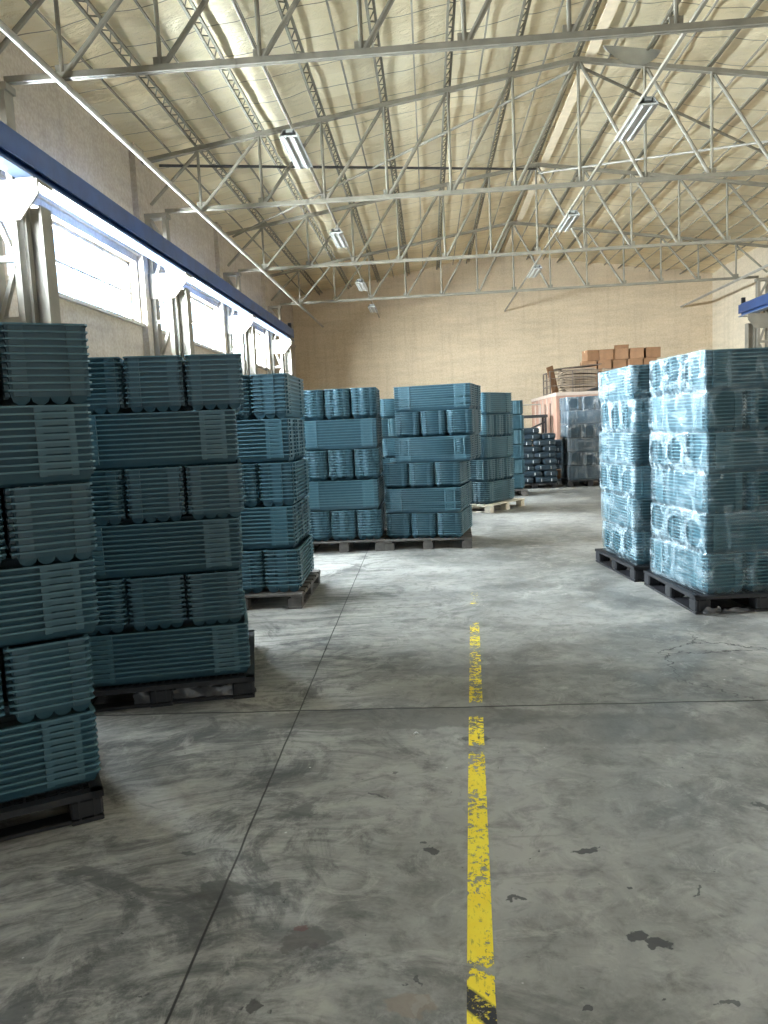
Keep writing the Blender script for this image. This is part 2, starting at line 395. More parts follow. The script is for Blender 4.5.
# ------------------------------------------------------------------ roof trusses
NODE = 1.07
names = ['roof truss crossing nearest overhead, its bottom chord cutting the top of view', 'second roof truss from the camera, between nearest and third',
         'third roof truss from the camera, above the middle stacks', 'furthest roof truss, just before the rear wall']
for k, y in enumerate(TY):
    t = empty('roof_truss', (XM, y, 5.5), 0, 'beige steel ' + names[k], 'roof truss', 'roof trusses')
    zb = 0.0
    e = 7.05
    MB().box(-e, e, -.04, -.008, -.032, .032).box(-e, e, .008, .04, -.032, .032).build('bottom_chord', M['truss'], t)
    tc = MB()
    for s in (-1, 1):
        for oy in (-.028, .028):
            tc.bar((0, oy, tcz(XM)-5.5), (s*7.45, oy, tcz(XM+7.45)-5.5), .04, .066)
    tc.build('top_chord', M['truss'], t)
    for q in range(-6, 7):
        x = q*NODE; z1 = tcz(XM+x)-5.5-.03
        MB().bar((x, 0, zb+.03), (x, 0, z1), .05, n=8).build('vertical_strut', M['truss'], t)
    for s in (-1, 1):
        for q in range(0, 6):
            xi_, xo = s*q*NODE, s*(q+1)*NODE
            MB().bar((xi_+s*.04, 0, tcz(XM+xi_)-5.5-.06), (xo-s*.04, 0, zb+.03), .062, n=8).build('diagonal_strut', M['truss'], t)
        MB().bar((s*6.42, 0, tcz(XM+6.42)-5.5-.05), (s*7.3, 0, .12), .062, n=8).build('end_strut', M['truss'], t)
    for q in range(-6, 7):
        x = q*NODE
        MB().box(x-.07, x+.07, -.0075, .0075, -.02, .12).build('gusset_plate', M['truss'], t)

# lattice purlins along the building
side_words = {}
def ordw(n): return ['first', 'second', 'third', 'fourth', 'fifth', 'sixth', 'seventh'][n-1]
zl = MB()
for q in range(-6, 7):
    x = XM + q*NODE
    lab = ('lattice roof purlin running along the ridge line' if q == 0 else
           'lattice roof purlin, %s to the %s of the ridge' % (ordw(abs(q)), 'left' if q < 0 else 'right'))
    zt = roofz(x) - .02; zbm = tcz(x) + .07
    t = empty('roof_purlin', (x, 0, zbm), 0, lab, 'purlin', 'lattice roof purlins')
    h = zt - zbm - .02; off = .045
    MB().box(-.018-off, .018-off, Y0, Y1, -.0, .03).build('bottom_chord', M['purlin'], t)
    MB().box(-.018+off, .018+off, Y0, Y1, h-.03, h).build('top_chord', M['purlin'], t)
    lc = MB(); yv = Y0; s = 0
    while yv < Y1-.2:
        a = (-off, yv, .015); b = (off, yv+.16, h-.015)
        if s: a = (off, yv, h-.015); b = (-off, yv+.16, .015)
        lc.bar(a, b, .014); yv += .16; s ^= 1
    lc.build('lacing', M['purlin'], t)
for q in range(-7, 7):
    x = XM + (q+.5)*NODE
    dl = abs(q+.5)+.5
    lab = 'thin foil-holding strip, %s gap %s of the ridge' % (ordw(int(dl)), 'left' if q < 0 else 'right')
    z = roofz(x) - .03
    tag(MB().box(x-.013, x+.013, Y0, Y1, z-.045, z-.02).build('ceiling_batten', M['truss']), lab, 'batten', 'foil holding strips')
# ridge: pale strip between two rails
tag(MB().box(XM+.12, XM+.30, Y0, Y1, roofz(XM+.2)-.115, roofz(XM+.2)-.095).build('ridge_strip', M['ridge']), 'pale flat strip beside the ridge purlin', 'ridge strip')
# longitudinal tubes at the first node
tag(MB().bar((XM-6.42, Y0, 5.43), (XM-6.42, Y1, 5.43), .075, n=10).build('tie_tube', M['tube'], smooth=False), 'pale round tube along the left side under the truss ends', 'steel tube')
tag(MB().bar((XM+6.42, Y0, 5.43), (XM+6.42, Y1, 5.43), .075, n=10).build('tie_tube', M['tube']), 'pale round tube along the right side under the truss ends', 'steel tube')
# wind bracing between second and third truss
def brace(a, b, mat, lab):
    tag(MB().bar(a, b, .05, n=8).build('roof_brace', mat), lab, 'brace', 'roof bracing')
zr = lambda x: tcz(x) - .12
brace((XM, TY[1], zr(XM)), (XM-7.1, TY[2]-.1, zr(XM-7.1)), M['truss'], 'pale brace from second truss apex down to left eave')
brace((XM-7.1, TY[1], zr(XM-7.1)), (XM, TY[2], zr(XM)+.02), M['dark'], 'dark near-horizontal brace from left eave to third truss apex')
brace((XM+.05, TY[1], zr(XM)), (XM+7.1, TY[2]-.1, zr(XM+7.1)), M['purlin'], 'dark brace from second truss apex down to right eave')
brace((XM+7.1, TY[1], zr(XM+7.1)), (XM, TY[2]+.06, zr(XM)-.06), M['tube'], 'pale brace from right eave to third truss apex')
# torn foil flap near the ridge
mb = MB(); vs = []
for i in range(17):
    u = i/16; w = .30*math.sin(math.pi*u)**.6
    for j in range(6):
        v = j/5
        vs.append((2.98+.90*u, 13.10 - w*v*.6, roofz(2.98+.90*u) - .10 - .34*v*math.sin(math.pi*u)**.7 - .03*math.sin(v*3)))
b0 = len(vs); vs += [(x, y+.006, z-.006) for x, y, z in vs]
fs = [(i*6+j, i*6+j+1, (i+1)*6+j+1, (i+1)*6+j) for i in range(16) for j in range(5)]
fs += [(b0+i*6+j, b0+(i+1)*6+j, b0+(i+1)*6+j+1, b0+i*6+j+1) for i in range(16) for j in range(5)]
mb.add(vs, fs); tag(mb.build('insulation_flap', M['lamp'], smooth=True), 'loose white flap of foil insulation drooping right of the ridge', 'insulation')

# ------------------------------------------------------------------ columns and crane beams
where = {0: 'nearest at left', 1: 'second at left', 2: 'third at left', 3: 'furthest at left, where the blue beam ends'}
def column(y, s, lab):
    """s=+1 : left side"""
    xw = XL+.10 if s > 0 else XR-.12
    t = empty('lattice_column', (xw, y, 0), 0, lab, 'column', 'lattice columns')
    X = lambda d: s*d
    def bx(mb, a, b, y0, y1, z0, z1):
        mb.box(min(X(a), X(b)), max(X(a), X(b)), y0, y1, z0, z1); return mb
    bx(MB(), 0, .09, -.09, .09, 0, 5.46).build('rear_chord', M['paint'], t)
    bx(MB(), .30, .37, -.09, .09, 0, 5.46).build('front_chord', M['paint'], t)
    bx(MB(), -.0, .40, -.10, .10, 5.38, 5.455).build('cap_plate', M['paint'], t)
    z = .3; fl = 0
    rg = MB(); dg = MB()
    while z < 5.2:
        bx(rg, .09, .30, -.085, -.03, z, z+.07)
        z2 = min(z+.62, 5.36)
        a = (X(.09), -.055, z+.05); b = (X(.30), -.055, z2)
        if fl: a, b = (X(.30), -.055, z+.05), (X(.09), -.055, z2)
        dg.bar(a, b, .05, .07, up=(0, 1, 0)); fl ^= 1; z += .66
    rg.build('cross_bar', M['paint'], t); dg.build('lattice_bar', M['paint'], t)
    # crane post and bracket
    bx(MB(), .40, .43, .0, .24, 0, 4.2).build('post_flange', M['paint'], t)
    p = MB(); bx(p, .43, .58, .10, .13, 0, 4.2); bx(p, .58, .61, .0, .24, 0, 4.2)
    p.build('crane_post', M['paint'], t)
    g = MB(); pts = [(X(-.02), 4.44), (X(.66), 4.44), (X(.66), 4.28), (X(.44), 4.02), (X(-.02), 4.02)]
    if s < 0: pts = pts[::-1]
    g.prism(pts, 'y', -.135, -.105); br = g.build('bracket_plate', M['paint'], t)
    g = MB(); bx(g, .38, .66, -.105, .22, 4.40, 4.44); bx(g, .40, .60, -.09, .2, 4.44, 4.47); g.build('beam_seat', M['paint'], br)
for k, y in enumerate(TY):
    column(y, 1, 'cream lattice steel column with crane bracket, ' + where[k])
column(TY[3], -1, 'cream lattice steel column with crane bracket at the right wall')
def crane(s, lab, y1):
    x = (XL+.60) if s > 0 else (XR-.60)
    t = empty('crane_beam', (x, y1, 4.47), 0, lab, 'crane beam', 'blue crane runway beams')
    L = Y0 - y1
    w = MB(); w.box(-.012, .012, L, 0, .03, .33); w.box(-.09, .09, L, 0, .33, .36)
    w.build('web', M['blue'], t)
    MB().box(-.10, .10, L, 0, 0, .028).build('bottom_flange', M['flange'], t)
    MB().box(-.03, .03, L, 0, .36, .40).build('rail', M['blue'], t)
    MB().box(-.05, .05, -.16, -.06, .40, .56).build('end_stop', M['black'], t)
    # walkway-side channel, gives the beam its broad blue face
    MB().box(s*.09 - .012, s*.09 + .012, L, 0, .10, .36).build('side_channel', M['blue'], t)
crane(1, 'long blue crane runway beam along the left wall above the windows', 24.3)
crane(-1, 'blue crane runway beam end projecting at the right wall', 24.3)

# ------------------------------------------------------------------ hanging lights
def fixture(x, y, z, lab, grp):
    t = empty('strip_light', (x, y, z), 0, lab, 'light fixture', grp)
    hb = MB(); hb.prism([(-.13, -.02), (-.07, .07), (.07, .07), (.13, -.02), (.12, -.025), (.065, .06), (-.065, .06), (-.12, -.025)], 'y', -.62, .62)
    hb.build('reflector', M['lamp'], t)
    df = MB().bevbox(-.118, .118, -.61, .61, -.018, .0, .004).build('diffuser', M['lamptube'], t)
    MB().box(-.045, .045, -.6, .6, .03, .062).build('ballast_box', M['lamp'], t)
    for d in (-.055, .055):
        MB().bar((d, -.59, -.03), (d, .59, -.03), .026, n=8).build('lamp_tube', M['lamp'], df)
    h = MB()
    for d in (-.5, .5): h.bar((0, d, .06), (0, d, .17), .012, n=6)
    h.build('hanger', M['dark'], t)
nm = ['nearest', 'second', 'third', 'furthest']
for i, y in enumerate((10.95, 15.95, 21.1, 25.2)):
    fixture(-1.68, y, 5.46, 'white strip light, %s in the left row' % nm[i], 'left row of strip lights')
for i, y in enumerate((10.75, 15.75, 20.6)):
    fixture(2.85, y, 5.46, 'white strip light, %s in the right row' % ['nearest', 'middle', 'furthest'][i], 'right row of strip lights')
tag(MB().bar((-1.68, Y0, 5.64), (-1.68, Y1, 5.64), .03, n=8).build('light_conduit', M['truss']), 'thin conduit carrying the left row of strip lights', 'conduit')
tag(MB().box(2.832, 2.868, Y0, Y1, 5.60, 5.64).build('light_conduit', M['truss']), 'pale conduit carrying the right row of strip lights', 'conduit')

# ------------------------------------------------------------------ trays
TL, TW, TD, TP = 1.015, .328, .064, .029
def tray_parts(nl, endpads):
    """body, rim, vent panel as MB; local origin bottom centre, long axis X"""
    def prof(inner):
        yw = TW/2-.015; yb = TW/2-.021; t = .003 if inner else 0
        pts = [(-(yw-t), .060)]
        r = (yb-t)/nl
        for l in range(nl):
            cy = -(yb-t) + r*(2*l+1)
            for a in range(0, 6 if nl > 3 else 6):
                if a == 0 and l > 0: continue
                an = math.pi + math.pi*a/5
                zz = .036 + .036*math.sin(an)
                pts.append((cy + r*math.cos(an), max(zz, 0) + (.004 if inner else 0) if zz < .034 else .034+(.003 if inner else 0)))
        pts.append((yw-t, .060))
        return pts
    body = MB()
    def xend(z, t): return TL/2 - .014 - max(0, .045 - z)*.35 - t
    po = prof(False); pi_ = prof(True); n = len(po)
    vs = [(-xend(z, 0), y, z) for y, z in po] + [(xend(z, 0), y, z) for y, z in po]
    fs = [(i+1, i, n+i, n+i+1) for i in range(n-1)] + [tuple(range(n)), tuple(reversed(range(n, 2*n)))]
    body.add(vs, fs)
    vs = [(-xend(z, .004), y, z) for y, z in pi_] + [(xend(z, .004), y, z) for y, z in pi_]
    fs = [(i, i+1, n+i+1, n+i) for i in range(n-1)] + [tuple(reversed(range(n))), tuple(range(n, 2*n))]
    body.add(vs, fs)
    for s in (-1, 1):
        for (y0, y1, pr) in endpads:
            a, b = sorted((s*(TL/2-.018), s*(TL/2-.014+pr)))
            body.box(a, b, y0, y1, .0365, .0575)
    rim = MB()
    c = .012
    def ring(hx, hy, z): return [(-hx+c,-hy,z),(hx-c,-hy,z),(hx,-hy+c,z),(hx,hy-c,z),(hx-c,hy,z),(-hx+c,hy,z),(-hx,hy-c,z),(-hx,-hy+c,z)]
    hx, hy = TL/2, TW/2
    vs = ring(hx,hy,.0555) + ring(hx,hy,TD-.001) + ring(hx-.018,hy-.018,TD-.001) + ring(hx-.016,hy-.016,.0555)
    fs = []
    for k in range(4):
        for i in range(8):
            j = (i+1) % 8; kk = (k+1) % 4
            fs.append((k*8+i, k*8+j, kk*8+j, kk*8+i))
    rim.add(vs, fs)
    vent = MB()     # centred on x=0, on the +y wall
    y0, y1 = TW/2-.02, TW/2-.001
    vent.box(-.075, -.047, y0, y1, .0353, .0555); vent.box(.047, .075, y0, y1, .0353, .0555)
    vent.box(-.047, .047, y0, y1-.002, .0405, .0555)
    return body, rim, vent
VA = tray_parts(4, [(-TW/2+.03, -TW/2+.085, .008), (TW/2-.085, TW/2-.03, .008)])
VB = tray_parts(3, [(-.045, .045, .011), (-TW/2+.035, -.075, .003), (.075, TW/2-.035, .003)])
VX = TL/2 - .066 - .075
VENTS = [(VX, 0), (-VX, 0), (VX, math.pi), (-VX, math.pi)]     # x before rotation
TRAYS = []     # (key, matrix, variant, colour, label, group, zscale)

def load(name, corner, ang, layers, kind='FR', variant='A', n=10, lh=.325, z0=.14, colour='teal', shifts=None, desc='', skip=()):
    """stack of nested trays; layers listed from the top ('E' ends to the front, 'L' long side)."""
    Sq = 1.04; a = R(ang)
    ux = Vector((math.cos(a), math.sin(a))); uy = Vector((-math.sin(a), math.cos(a)))
    c = Vector(corner)
    ctr = (c - ux*Sq/2 if kind == 'FR' else c + ux*Sq/2) + uy*Sq/2
    rnd = random.Random(name)
    zs = lh/(TD+TP*9)*.999
    nlay = len(layers); info = []
    for li, ty in enumerate(layers):       # li 0 = top
        zb = z0 + lh*(nlay-1-li)
        sh = (shifts or {}).get(li, (0, 0, 0))
        jx, jy, jr = rnd.uniform(-.012, .012)+sh[0], rnd.uniform(-.012, .012)+sh[1], R(rnd.uniform(-.8, .8)+sh[2])
        info.append((ty, zb, jx, jy, jr))
        for k in range(3):
            o = (k-1)*.3465
            lx, ly, lr = (o, 0, math.pi/2) if ty == 'E' else (0, o, 0)
            lx += rnd.uniform(-.002, .002) if ty == 'E' else rnd.uniform(-.006, .006)
            ly += rnd.uniform(-.006, .006) if ty == 'E' else rnd.uniform(-.002, .002)
            p = Matrix.Rotation(jr, 2) @ Vector((lx, ly)) + Vector((jx, jy))
            w = ctr + ux*p.x + uy*p.y
            base = Matrix.Translation((w.x, w.y, zb)) @ Matrix.Rotation(a+jr+lr, 4, 'Z')
            # nest name
            if ty == 'E': nest = ['left', 'middle', 'right'][k] + ' end-on nest'
            else: nest = ['front long nest', 'middle long nest', 'rear long nest'][k]
            lay = 'top layer' if li == 0 else ('bottom layer' if li == nlay-1 else ORD[li] + ' layer')
            for i in range(n):     # i=0 bottom tray
                tn = 'bottom tray' if i == 0 else ORD[n-1-i] + ' tray'
                if i == n-1: tn = 'top tray'
                M4 = base @ Matrix.Translation((rnd.uniform(-.0012, .0012), rnd.uniform(-.0004, .0004), TP*zs*i)) @ Matrix.Diagonal((1, 1, zs, 1))
                TRAYS.append(('%s.%d.%d.%d' % (name, li, k, i), M4, variant, colour,
                              '%s %s of the %s, %s, %s' % ('dark' if colour == 'slate' else 'teal', tn, nest, lay, desc), 'plastic trays in the ' + desc))
    return dict(ctr=ctr, a=a, z0=z0, lh=lh, info=info, n=nlay, Sq=Sq, ux=ux, uy=uy)

ELE = ['E','L','E','L','E','L']; LEL = ['L','E','L','E','L','E']; E5 = ['E','L','E','L','E']; L5_ = ['L','E','L','E','L']
LD = {}
LD['a'] = load('a', (-1.46, 3.07), 32, ELE, z0=.135, desc='nearest left stack', shifts={0: (.105, 0, 0), 1: (.095, 0, 0), 2: (.07, 0, 0), 3: (.055, 0, 0)})
LD['b'] = load('b', (-1.13, 4.52), 14, ELE, z0=.135, desc='second left stack', shifts={0: (.04, 0, 0), 3: (-.03, 0, 0), 4: (-.05, 0, 0), 5: (-.02, 0, 0)})
LD['c'] = load('c', (-1.25, 6.87), 1, E5, variant='B', lh=.40, z0=.14, desc='third left stack')
LD['d'] = load('d', (-.68, 10.0), 0, E5, variant='B', lh=.40, z0=.15, desc='fourth left stack')
LD['e'] = load('e', (.37, 9.90), -11, LEL, lh=.333, z0=.14, desc='central stack', shifts={0: (.17, .02, 0), 1: (.17, .02, 0), 2: (.15, .02, 0)})
LD['f'] = load('f', (1.0, 13.9), 55, L5_, kind='FL', variant='B', lh=.405, z0=.15, desc='far turned stack on pale pallet')
LD['g'] = load('g', (2.165, 6.2), 8, LEL, kind='FL', lh=.325, z0=.15, desc='wrapped right front stack')
LD['h'] = load('h', (1.955, 7.55), 5, ELE, kind='FL', lh=.325, z0=.15, desc='wrapped right rear stack')
LD['i'] = load('i', (-.46, 12.6), 0, ELE, z0=.14, desc='stack hidden behind the fourth')
LD['j'] = load('j', (1.02, 16.9), 4, LEL, kind='FL', z0=.14, desc='stack behind the turned one')
LD['k'] = load('k', (3.30, 18.75), 0, ELE, kind='FL', colour='slate', lh=.335, z0=.15, desc='dark wrapped far stack')
TMESH = {}
for v, (bd, rm, vn) in (('A', VA), ('B', VB)):
    for col_, bm_, rmm, vm in (('teal', 'teal', 'rim', 'vent'), ('slate', 'slate', 'srim', 'slate')):
        TMESH[v+col_] = (bd.mesh('tray_body', M[bm_]), rm.mesh('tray_rim', M[rmm]), vn.mesh('tray_vent', M[vm]))
PROTO = {}
def place_tray(rec):
    key, M4, v, colr, lab, grp = rec
    r = bpy.data.objects.new('plastic_tray', None); r.empty_display_size = .1
    COL.objects.link(r); r.matrix_world = M4
    tag(r, lab, 'plastic tray', grp)
    body, rim, vent = TMESH[v+colr]
    for nm_, me in (('body', body), ('rim', rim)):
        o = bpy.data.objects.new(nm_, me); COL.objects.link(o); o.parent = r
    for vx, rz in VENTS:
        o = bpy.data.objects.new('vent_panel', vent); COL.objects.link(o); o.parent = r
        o.location = (vx, 0, 0); o.rotation_euler = (0, 0, rz)

import numpy as np
def stuff_mesh(recs):
    """every remaining tray, merged into one object"""
    arr = {}
    for v in ('A', 'B'):
        bd, rm, vn = (VA, VB)[v == 'B']
        vs = []; fs = []; mi = []
        for mbx, k in ((bd, 0), (rm, 1)):
            b = len(vs); vs += mbx.v; fs += [tuple(b+i for i in f) for f in mbx.f]; mi += [k]*len(mbx.f)
        for vx, rz in VENTS:
            b = len(vs); c_, s_ = math.cos(rz), math.sin(rz)
            vs += [(x*c_-y*s_+vx, x*s_+y*c_, z) for x, y, z in vn.v]
            fs += [tuple(b+i for i in f) for f in vn.f]; mi += [2]*len(vn.f)
        arr[v] = (np.array(vs, dtype=np.float64), np.concatenate([np.array(f) for f in fs]), np.array([len(f) for f in fs]), np.array(mi))
    V, LI, LT, MI = [], [], [], []; off = 0
    for key, M4, v, colr, lab, grp in recs:
        a, li, lt, mi = arr[v]
        m4 = np.array(M4)
        V.append(a @ m4[:3, :3].T + m4[:3, 3]); LI.append(li + off); LT.append(lt); MI.append(mi + (3 if colr == 'slate' else 0)); off += len(a)
    V = np.concatenate(V); LI = np.concatenate(LI); LT = np.concatenate(LT); MI = np.concatenate(MI)
    me = bpy.data.meshes.new('tray_nests')
    me.vertices.add(len(V)); me.vertices.foreach_set('co', V.ravel())
    me.loops.add(len(LI)); me.loops.foreach_set('vertex_index', LI.astype(np.int32))
    me.polygons.add(len(LT)); me.polygons.foreach_set('loop_start', np.concatenate([[0], np.cumsum(LT)[:-1]]).astype(np.int32))
    me.polygons.foreach_set('loop_total', LT.astype(np.int32))
    for m_ in ('teal', 'rim', 'vent', 'slate', 'srim', 'slate'): me.materials.append(M[m_])
    me.polygons.foreach_set('material_index', MI.astype(np.int32))
    me.update(calc_edges=True); me.validate()
    o = bpy.data.objects.new('plastic_trays', me); COL.objects.link(o)
    tag(o, 'the remaining nested plastic trays filling the further and inner parts of the stacks', 'plastic trays', kind='stuff')

ALLIND = False  #ALLIND#
if INDIV is None: sel = set()
else:
    sel = set()
    for part in INDIV.split(';'):          # name.layer.nest:hexmask of trays
        k, h = part.split(':'); h = int(h, 16)
        sel |= {'%s.%d' % (k, i) for i in range(10) if h >> i & 1}
rest = []
for rec in TRAYS:
    if ALLIND or rec[0] in sel: place_tray(rec)
    else: rest.append(rec)
if rest: stuff_mesh(rest)

# ------------------------------------------------------------------ pallets
def pallet(loc, ang, lab, mat, w=1.10, d=1.15, h=.14, grid=False, seed=1, broken=False):
    """loc = centre"""
    t = empty('pallet', (loc[0], loc[1], 0), R(ang), lab, 'pallet', None)
    rr = random.Random(seed)
    dk = MB()
    if grid:
        e = .02
        dk.box(-w/2, w/2, -d/2, -d/2+.05, h-.03, h-.002); dk.box(-w/2, w/2, d/2-.05, d/2, h-.03, h-.002)
        dk.box(-w/2, -w/2+.05, -d/2, d/2, h-.03, h-.002); dk.box(w/2-.05, w/2, -d/2, d/2, h-.03, h-.002)
        k = 0
        x = -w/2+.075
        while x < w/2-.05: dk.box(x-.006, x+.006, -d/2+.04, d/2-.04, h-.03, h-.004); x += .045
        y = -d/2+.075
        while y < d/2-.05: dk.box(-w/2+.04, w/2-.04, y-.006, y+.006, h-.028, h-.005); y += .045
    else:
        n = 7; sw = (w-.0)/(n+(n-1)*.45)
        for i in range(n):
            y = -d/2 + (d)/(n+(n-1)*.45)*(1.45*i)
            dk.bevbox(-w/2, w/2, y, y+d/(n+(n-1)*.45), h-.022, h-.001, .003)
        for x in (-w/2, -.05, w/2-.1): dk.box(x, x+.1, -d/2+.002, d/2-.002, h-.042, h-.022)
    dk.build('deck', mat, t)
    zt = h-.03 if grid else h-.042
    for x in (-w/2+.07, 0, w/2-.07):
        for y in (-d/2+.07, 0, d/2-.07):
            b = MB()
            if grid:
                b.bevbox(x-.065, x+.065, y-.065, y+.065, .02, zt, .01)
                for q in (-.03, .03): b.box(x+q-.004, x+q+.004, y-.07, y+.07, .02, zt)
            else: b.bevbox(x-.065, x+.065, y-.06, y+.06, .02, zt, .004)
            b.build('block', mat, t)
    for x in (-w/2+.07, 0, w/2-.07):
        MB().bevbox(x-.065, x+.065, -d/2+.005, d/2-.005, 0, .02, .003).build('runner', mat, t)
    if grid:
        for y in (-d/2+.07, d/2-.07):
            MB().bevbox(-w/2+.03, w/2-.03, y-.045, y+.045, .0, .019, .004).build('cross_runner', mat, t)
    return t
def ctr(k, ox=0, oy=0):
    L_ = LD[k]; p = L_['ctr'] + L_['ux']*ox + L_['uy']*oy
    return (p.x, p.y)
pallet(ctr('a', -.02, .03), 30, 'black plastic pallet under the nearest left tray stack', M['black'], grid=True, h=.135)
pallet(ctr('b', -.04, .03), 13, 'black plastic pallet under the second left stack, film shreds inside', M['black'], w=1.12, grid=True, h=.135)
pallet(ctr('c', -.02, .03), 0, 'grey wooden pallet under the third left stack, end protruding', M['wood'], w=1.14, d=1.2)
pallet(ctr('d', 0, .03), 0, 'grey wooden pallet under the fourth left stack', M['wood'], h=.15)
pallet(ctr('e', -.03, .02), -2, 'grey wooden pallet under the central tray stack', M['wood'], w=1.16)
pallet(ctr('f', .08, -.02), 55, 'pale wooden pallet under the far turned tray stack', M['palewood'], w=1.3, h=.15)
pallet(ctr('g', -.02, .02), 4, 'black plastic pallet with torn film under the wrapped right front stack', M['black'], w=1.12, d=1.2, grid=True, h=.15)
pallet(ctr('h', -.01, .03), 6, 'black plastic pallet under the wrapped right rear stack', M['black'], w=1.1, d=1.2, grid=True, h=.15)
pallet(ctr('i'), 0, 'wooden pallet under the stack hidden behind the fourth left one', M['wood'])
pallet(ctr('j'), 4, 'wooden pallet under the stack behind the turned one', M['wood'])
pallet(ctr('k'), 0, 'black pallet under the dark wrapped stack by the pink container', M['black'], h=.15)

# ------------------------------------------------------------------ stretch film
def wrap(k, mat, lab, step=.02, amp=.006, ground=False):
    L_ = LD[k]; n = L_['n']; lh = L_['lh']; H0 = L_['z0']; top = n*lh
    half = L_['Sq']/2 - .004
    # perimeter points: side index, u in -1..1
    per = []
    N = int(2*half/step)
    for s in range(4):
        for i in range(N):
            per.append((s, -half + 2*half*(i+.5)/N))
    NZ = int(top/step)
    vs = []; hz = []
    def fade(a, b, x): return max(0, min(1, (x-a)/(b-a)))
    for j in range(NZ+1):
        z = top*j/NZ
        li = min(n-1, int((top - z)/lh)); ty, zb, jx, jy, jr = L_['info'][li]
        fz = (z - (zb - H0))/lh           # 0..1 within the layer
        for s, u in per:
            # side 0 front(-y) 1 right(+x) 2 back 3 left
            endside = (ty == 'E' and s in (0, 2)) or (ty == 'L' and s in (1, 3))
            out = half + .014
            if fz < .16: out -= (.16-fz)*.12 + (.006 if endside else 0)
            if endside:
                q = ((u + half)/(2*half)*3) % 1.0
                gap = max(0, 1 - min(q, 1-q)/.10)
                out -= .016*gap if .34 < abs(u)/half*1.0 or True else 0
            cr = .03
            nn = noise.noise(Vector((u*5+s*7, z*7, ord(k[0])*1.3))); n2_ = noise.noise(Vector((u*17+s*3, z*26, 4)))
            out += amp*.9*nn + amp*.5*n2_
            if out < half + .006 and fz > .2 and not endside: out = half + .006
            e = half + .012 - abs(u)
            if e < cr: out -= (cr - e)*.35
            x, y = [(u, -out), (out, u), (-u, out), (-out, -u)][s]
            c_, s_ = math.cos(jr), math.sin(jr)
            x, y = x*c_ - y*s_ + jx, x*s_ + y*c_ + jy
            p = L_['ctr'] + L_['ux']*x + L_['uy']*y
            vs.append((p.x, p.y, H0 + z + .002))
            h_ = (.75 if s in (1, 3) or k == 'k' else .38) + .25*nn
            if endside:
                q = ((u + half)/(2*half)*3) % 1.0
                cen = .56 + .10*math.sin(li*2.1 + int((u+half)/(2*half)*3)*1.7); 
                d = math.hypot((q-.5)/.40, (fz-cen)/.38)
                h_ = .25 + .75*fade(.92, 1.0, d)
                if .92 < d < 1.08: h_ = 1.4
                if s in (0, 2) and k != 'k': h_ *= .5
            if e < .03 or fz < .04: h_ += .35
            hz.append(h_)
    P = len(per)
    fs = []
    for j in range(NZ):
        for i in range(P):
            i2 = (i+1) % P
            fs.append((j*P+i, j*P+i2, (j+1)*P+i2, (j+1)*P+i))
    mb = MB().add(vs, fs)
    me = mb.mesh('film', mat, True)
    at = me.attributes.new('haze', 'FLOAT', 'POINT'); at.data.foreach_set('value', hz)
    o = bpy.data.objects.new('stretch_film', me); COL.objects.link(o)
    md = o.modifiers.new('s', 'SOLIDIFY'); md.thickness = .0012; md.offset = 1
    tag(o, lab, 'stretch film')
wrap('g', M['film'], 'clear wrinkled stretch film around the right front stack', .014)
wrap('h', M['film'], 'clear wrinkled stretch film around the right rear stack', .018)
wrap('k', M['filmdark'], 'dusty stretch film around the dark far stack', .03)

# torn film around the pallet feet
def shreds(k, lab, pts, seed):
    L_ = LD[k]; rr = random.Random(seed)
    for pi, (x, y, w, hh) in enumerate(pts):
        mb = MB()
        n = 7; rows = 4; vs = []
        for i in range(n+1):
            for j in range(rows+1):
                u = i/n; v = j/rows
                ox = x + w*(u-.5) + rr.uniform(-.008, .008)
                oy = y + rr.uniform(-.012, .012) + .012*math.sin(u*9+v*4)
                z = .012 + hh*v*(1 - .35*math.sin(u*5+x*9)**2)
                p = L_['ctr'] + L_['ux']*ox + L_['uy']*oy
                vs.append((p.x, p.y, z))
        b = len(vs); vs += [(a+.002, c_+.003, z) for a, c_, z in vs]
        fs = [(i*(rows+1)+j, (i+1)*(rows+1)+j, (i+1)*(rows+1)+j+1, i*(rows+1)+j+1) for i in range(n) for j in range(rows)]
        fs += [(b+f[3], b+f[2], b+f[1], b+f[0]) for f in fs]
        mb.add(vs, fs)
        tag(mb.build('torn_film', M['shred'], smooth=True), lab + ', ' + ['left scrap', 'middle scrap', 'right scrap'][pi], 'torn film')
shreds('b', 'grey torn film crumpled inside the pallet of the second left stack', [(-.10, -.50, .22, .09), (.12, -.48, .25, .10), (.36, -.50, .3, .085)], 3)
shreds('g', 'torn film scraps along the aisle edge of the right front pallet', [(-.50, -.58, .14, .06), (-.3, -.585, .2, .04)], 5)

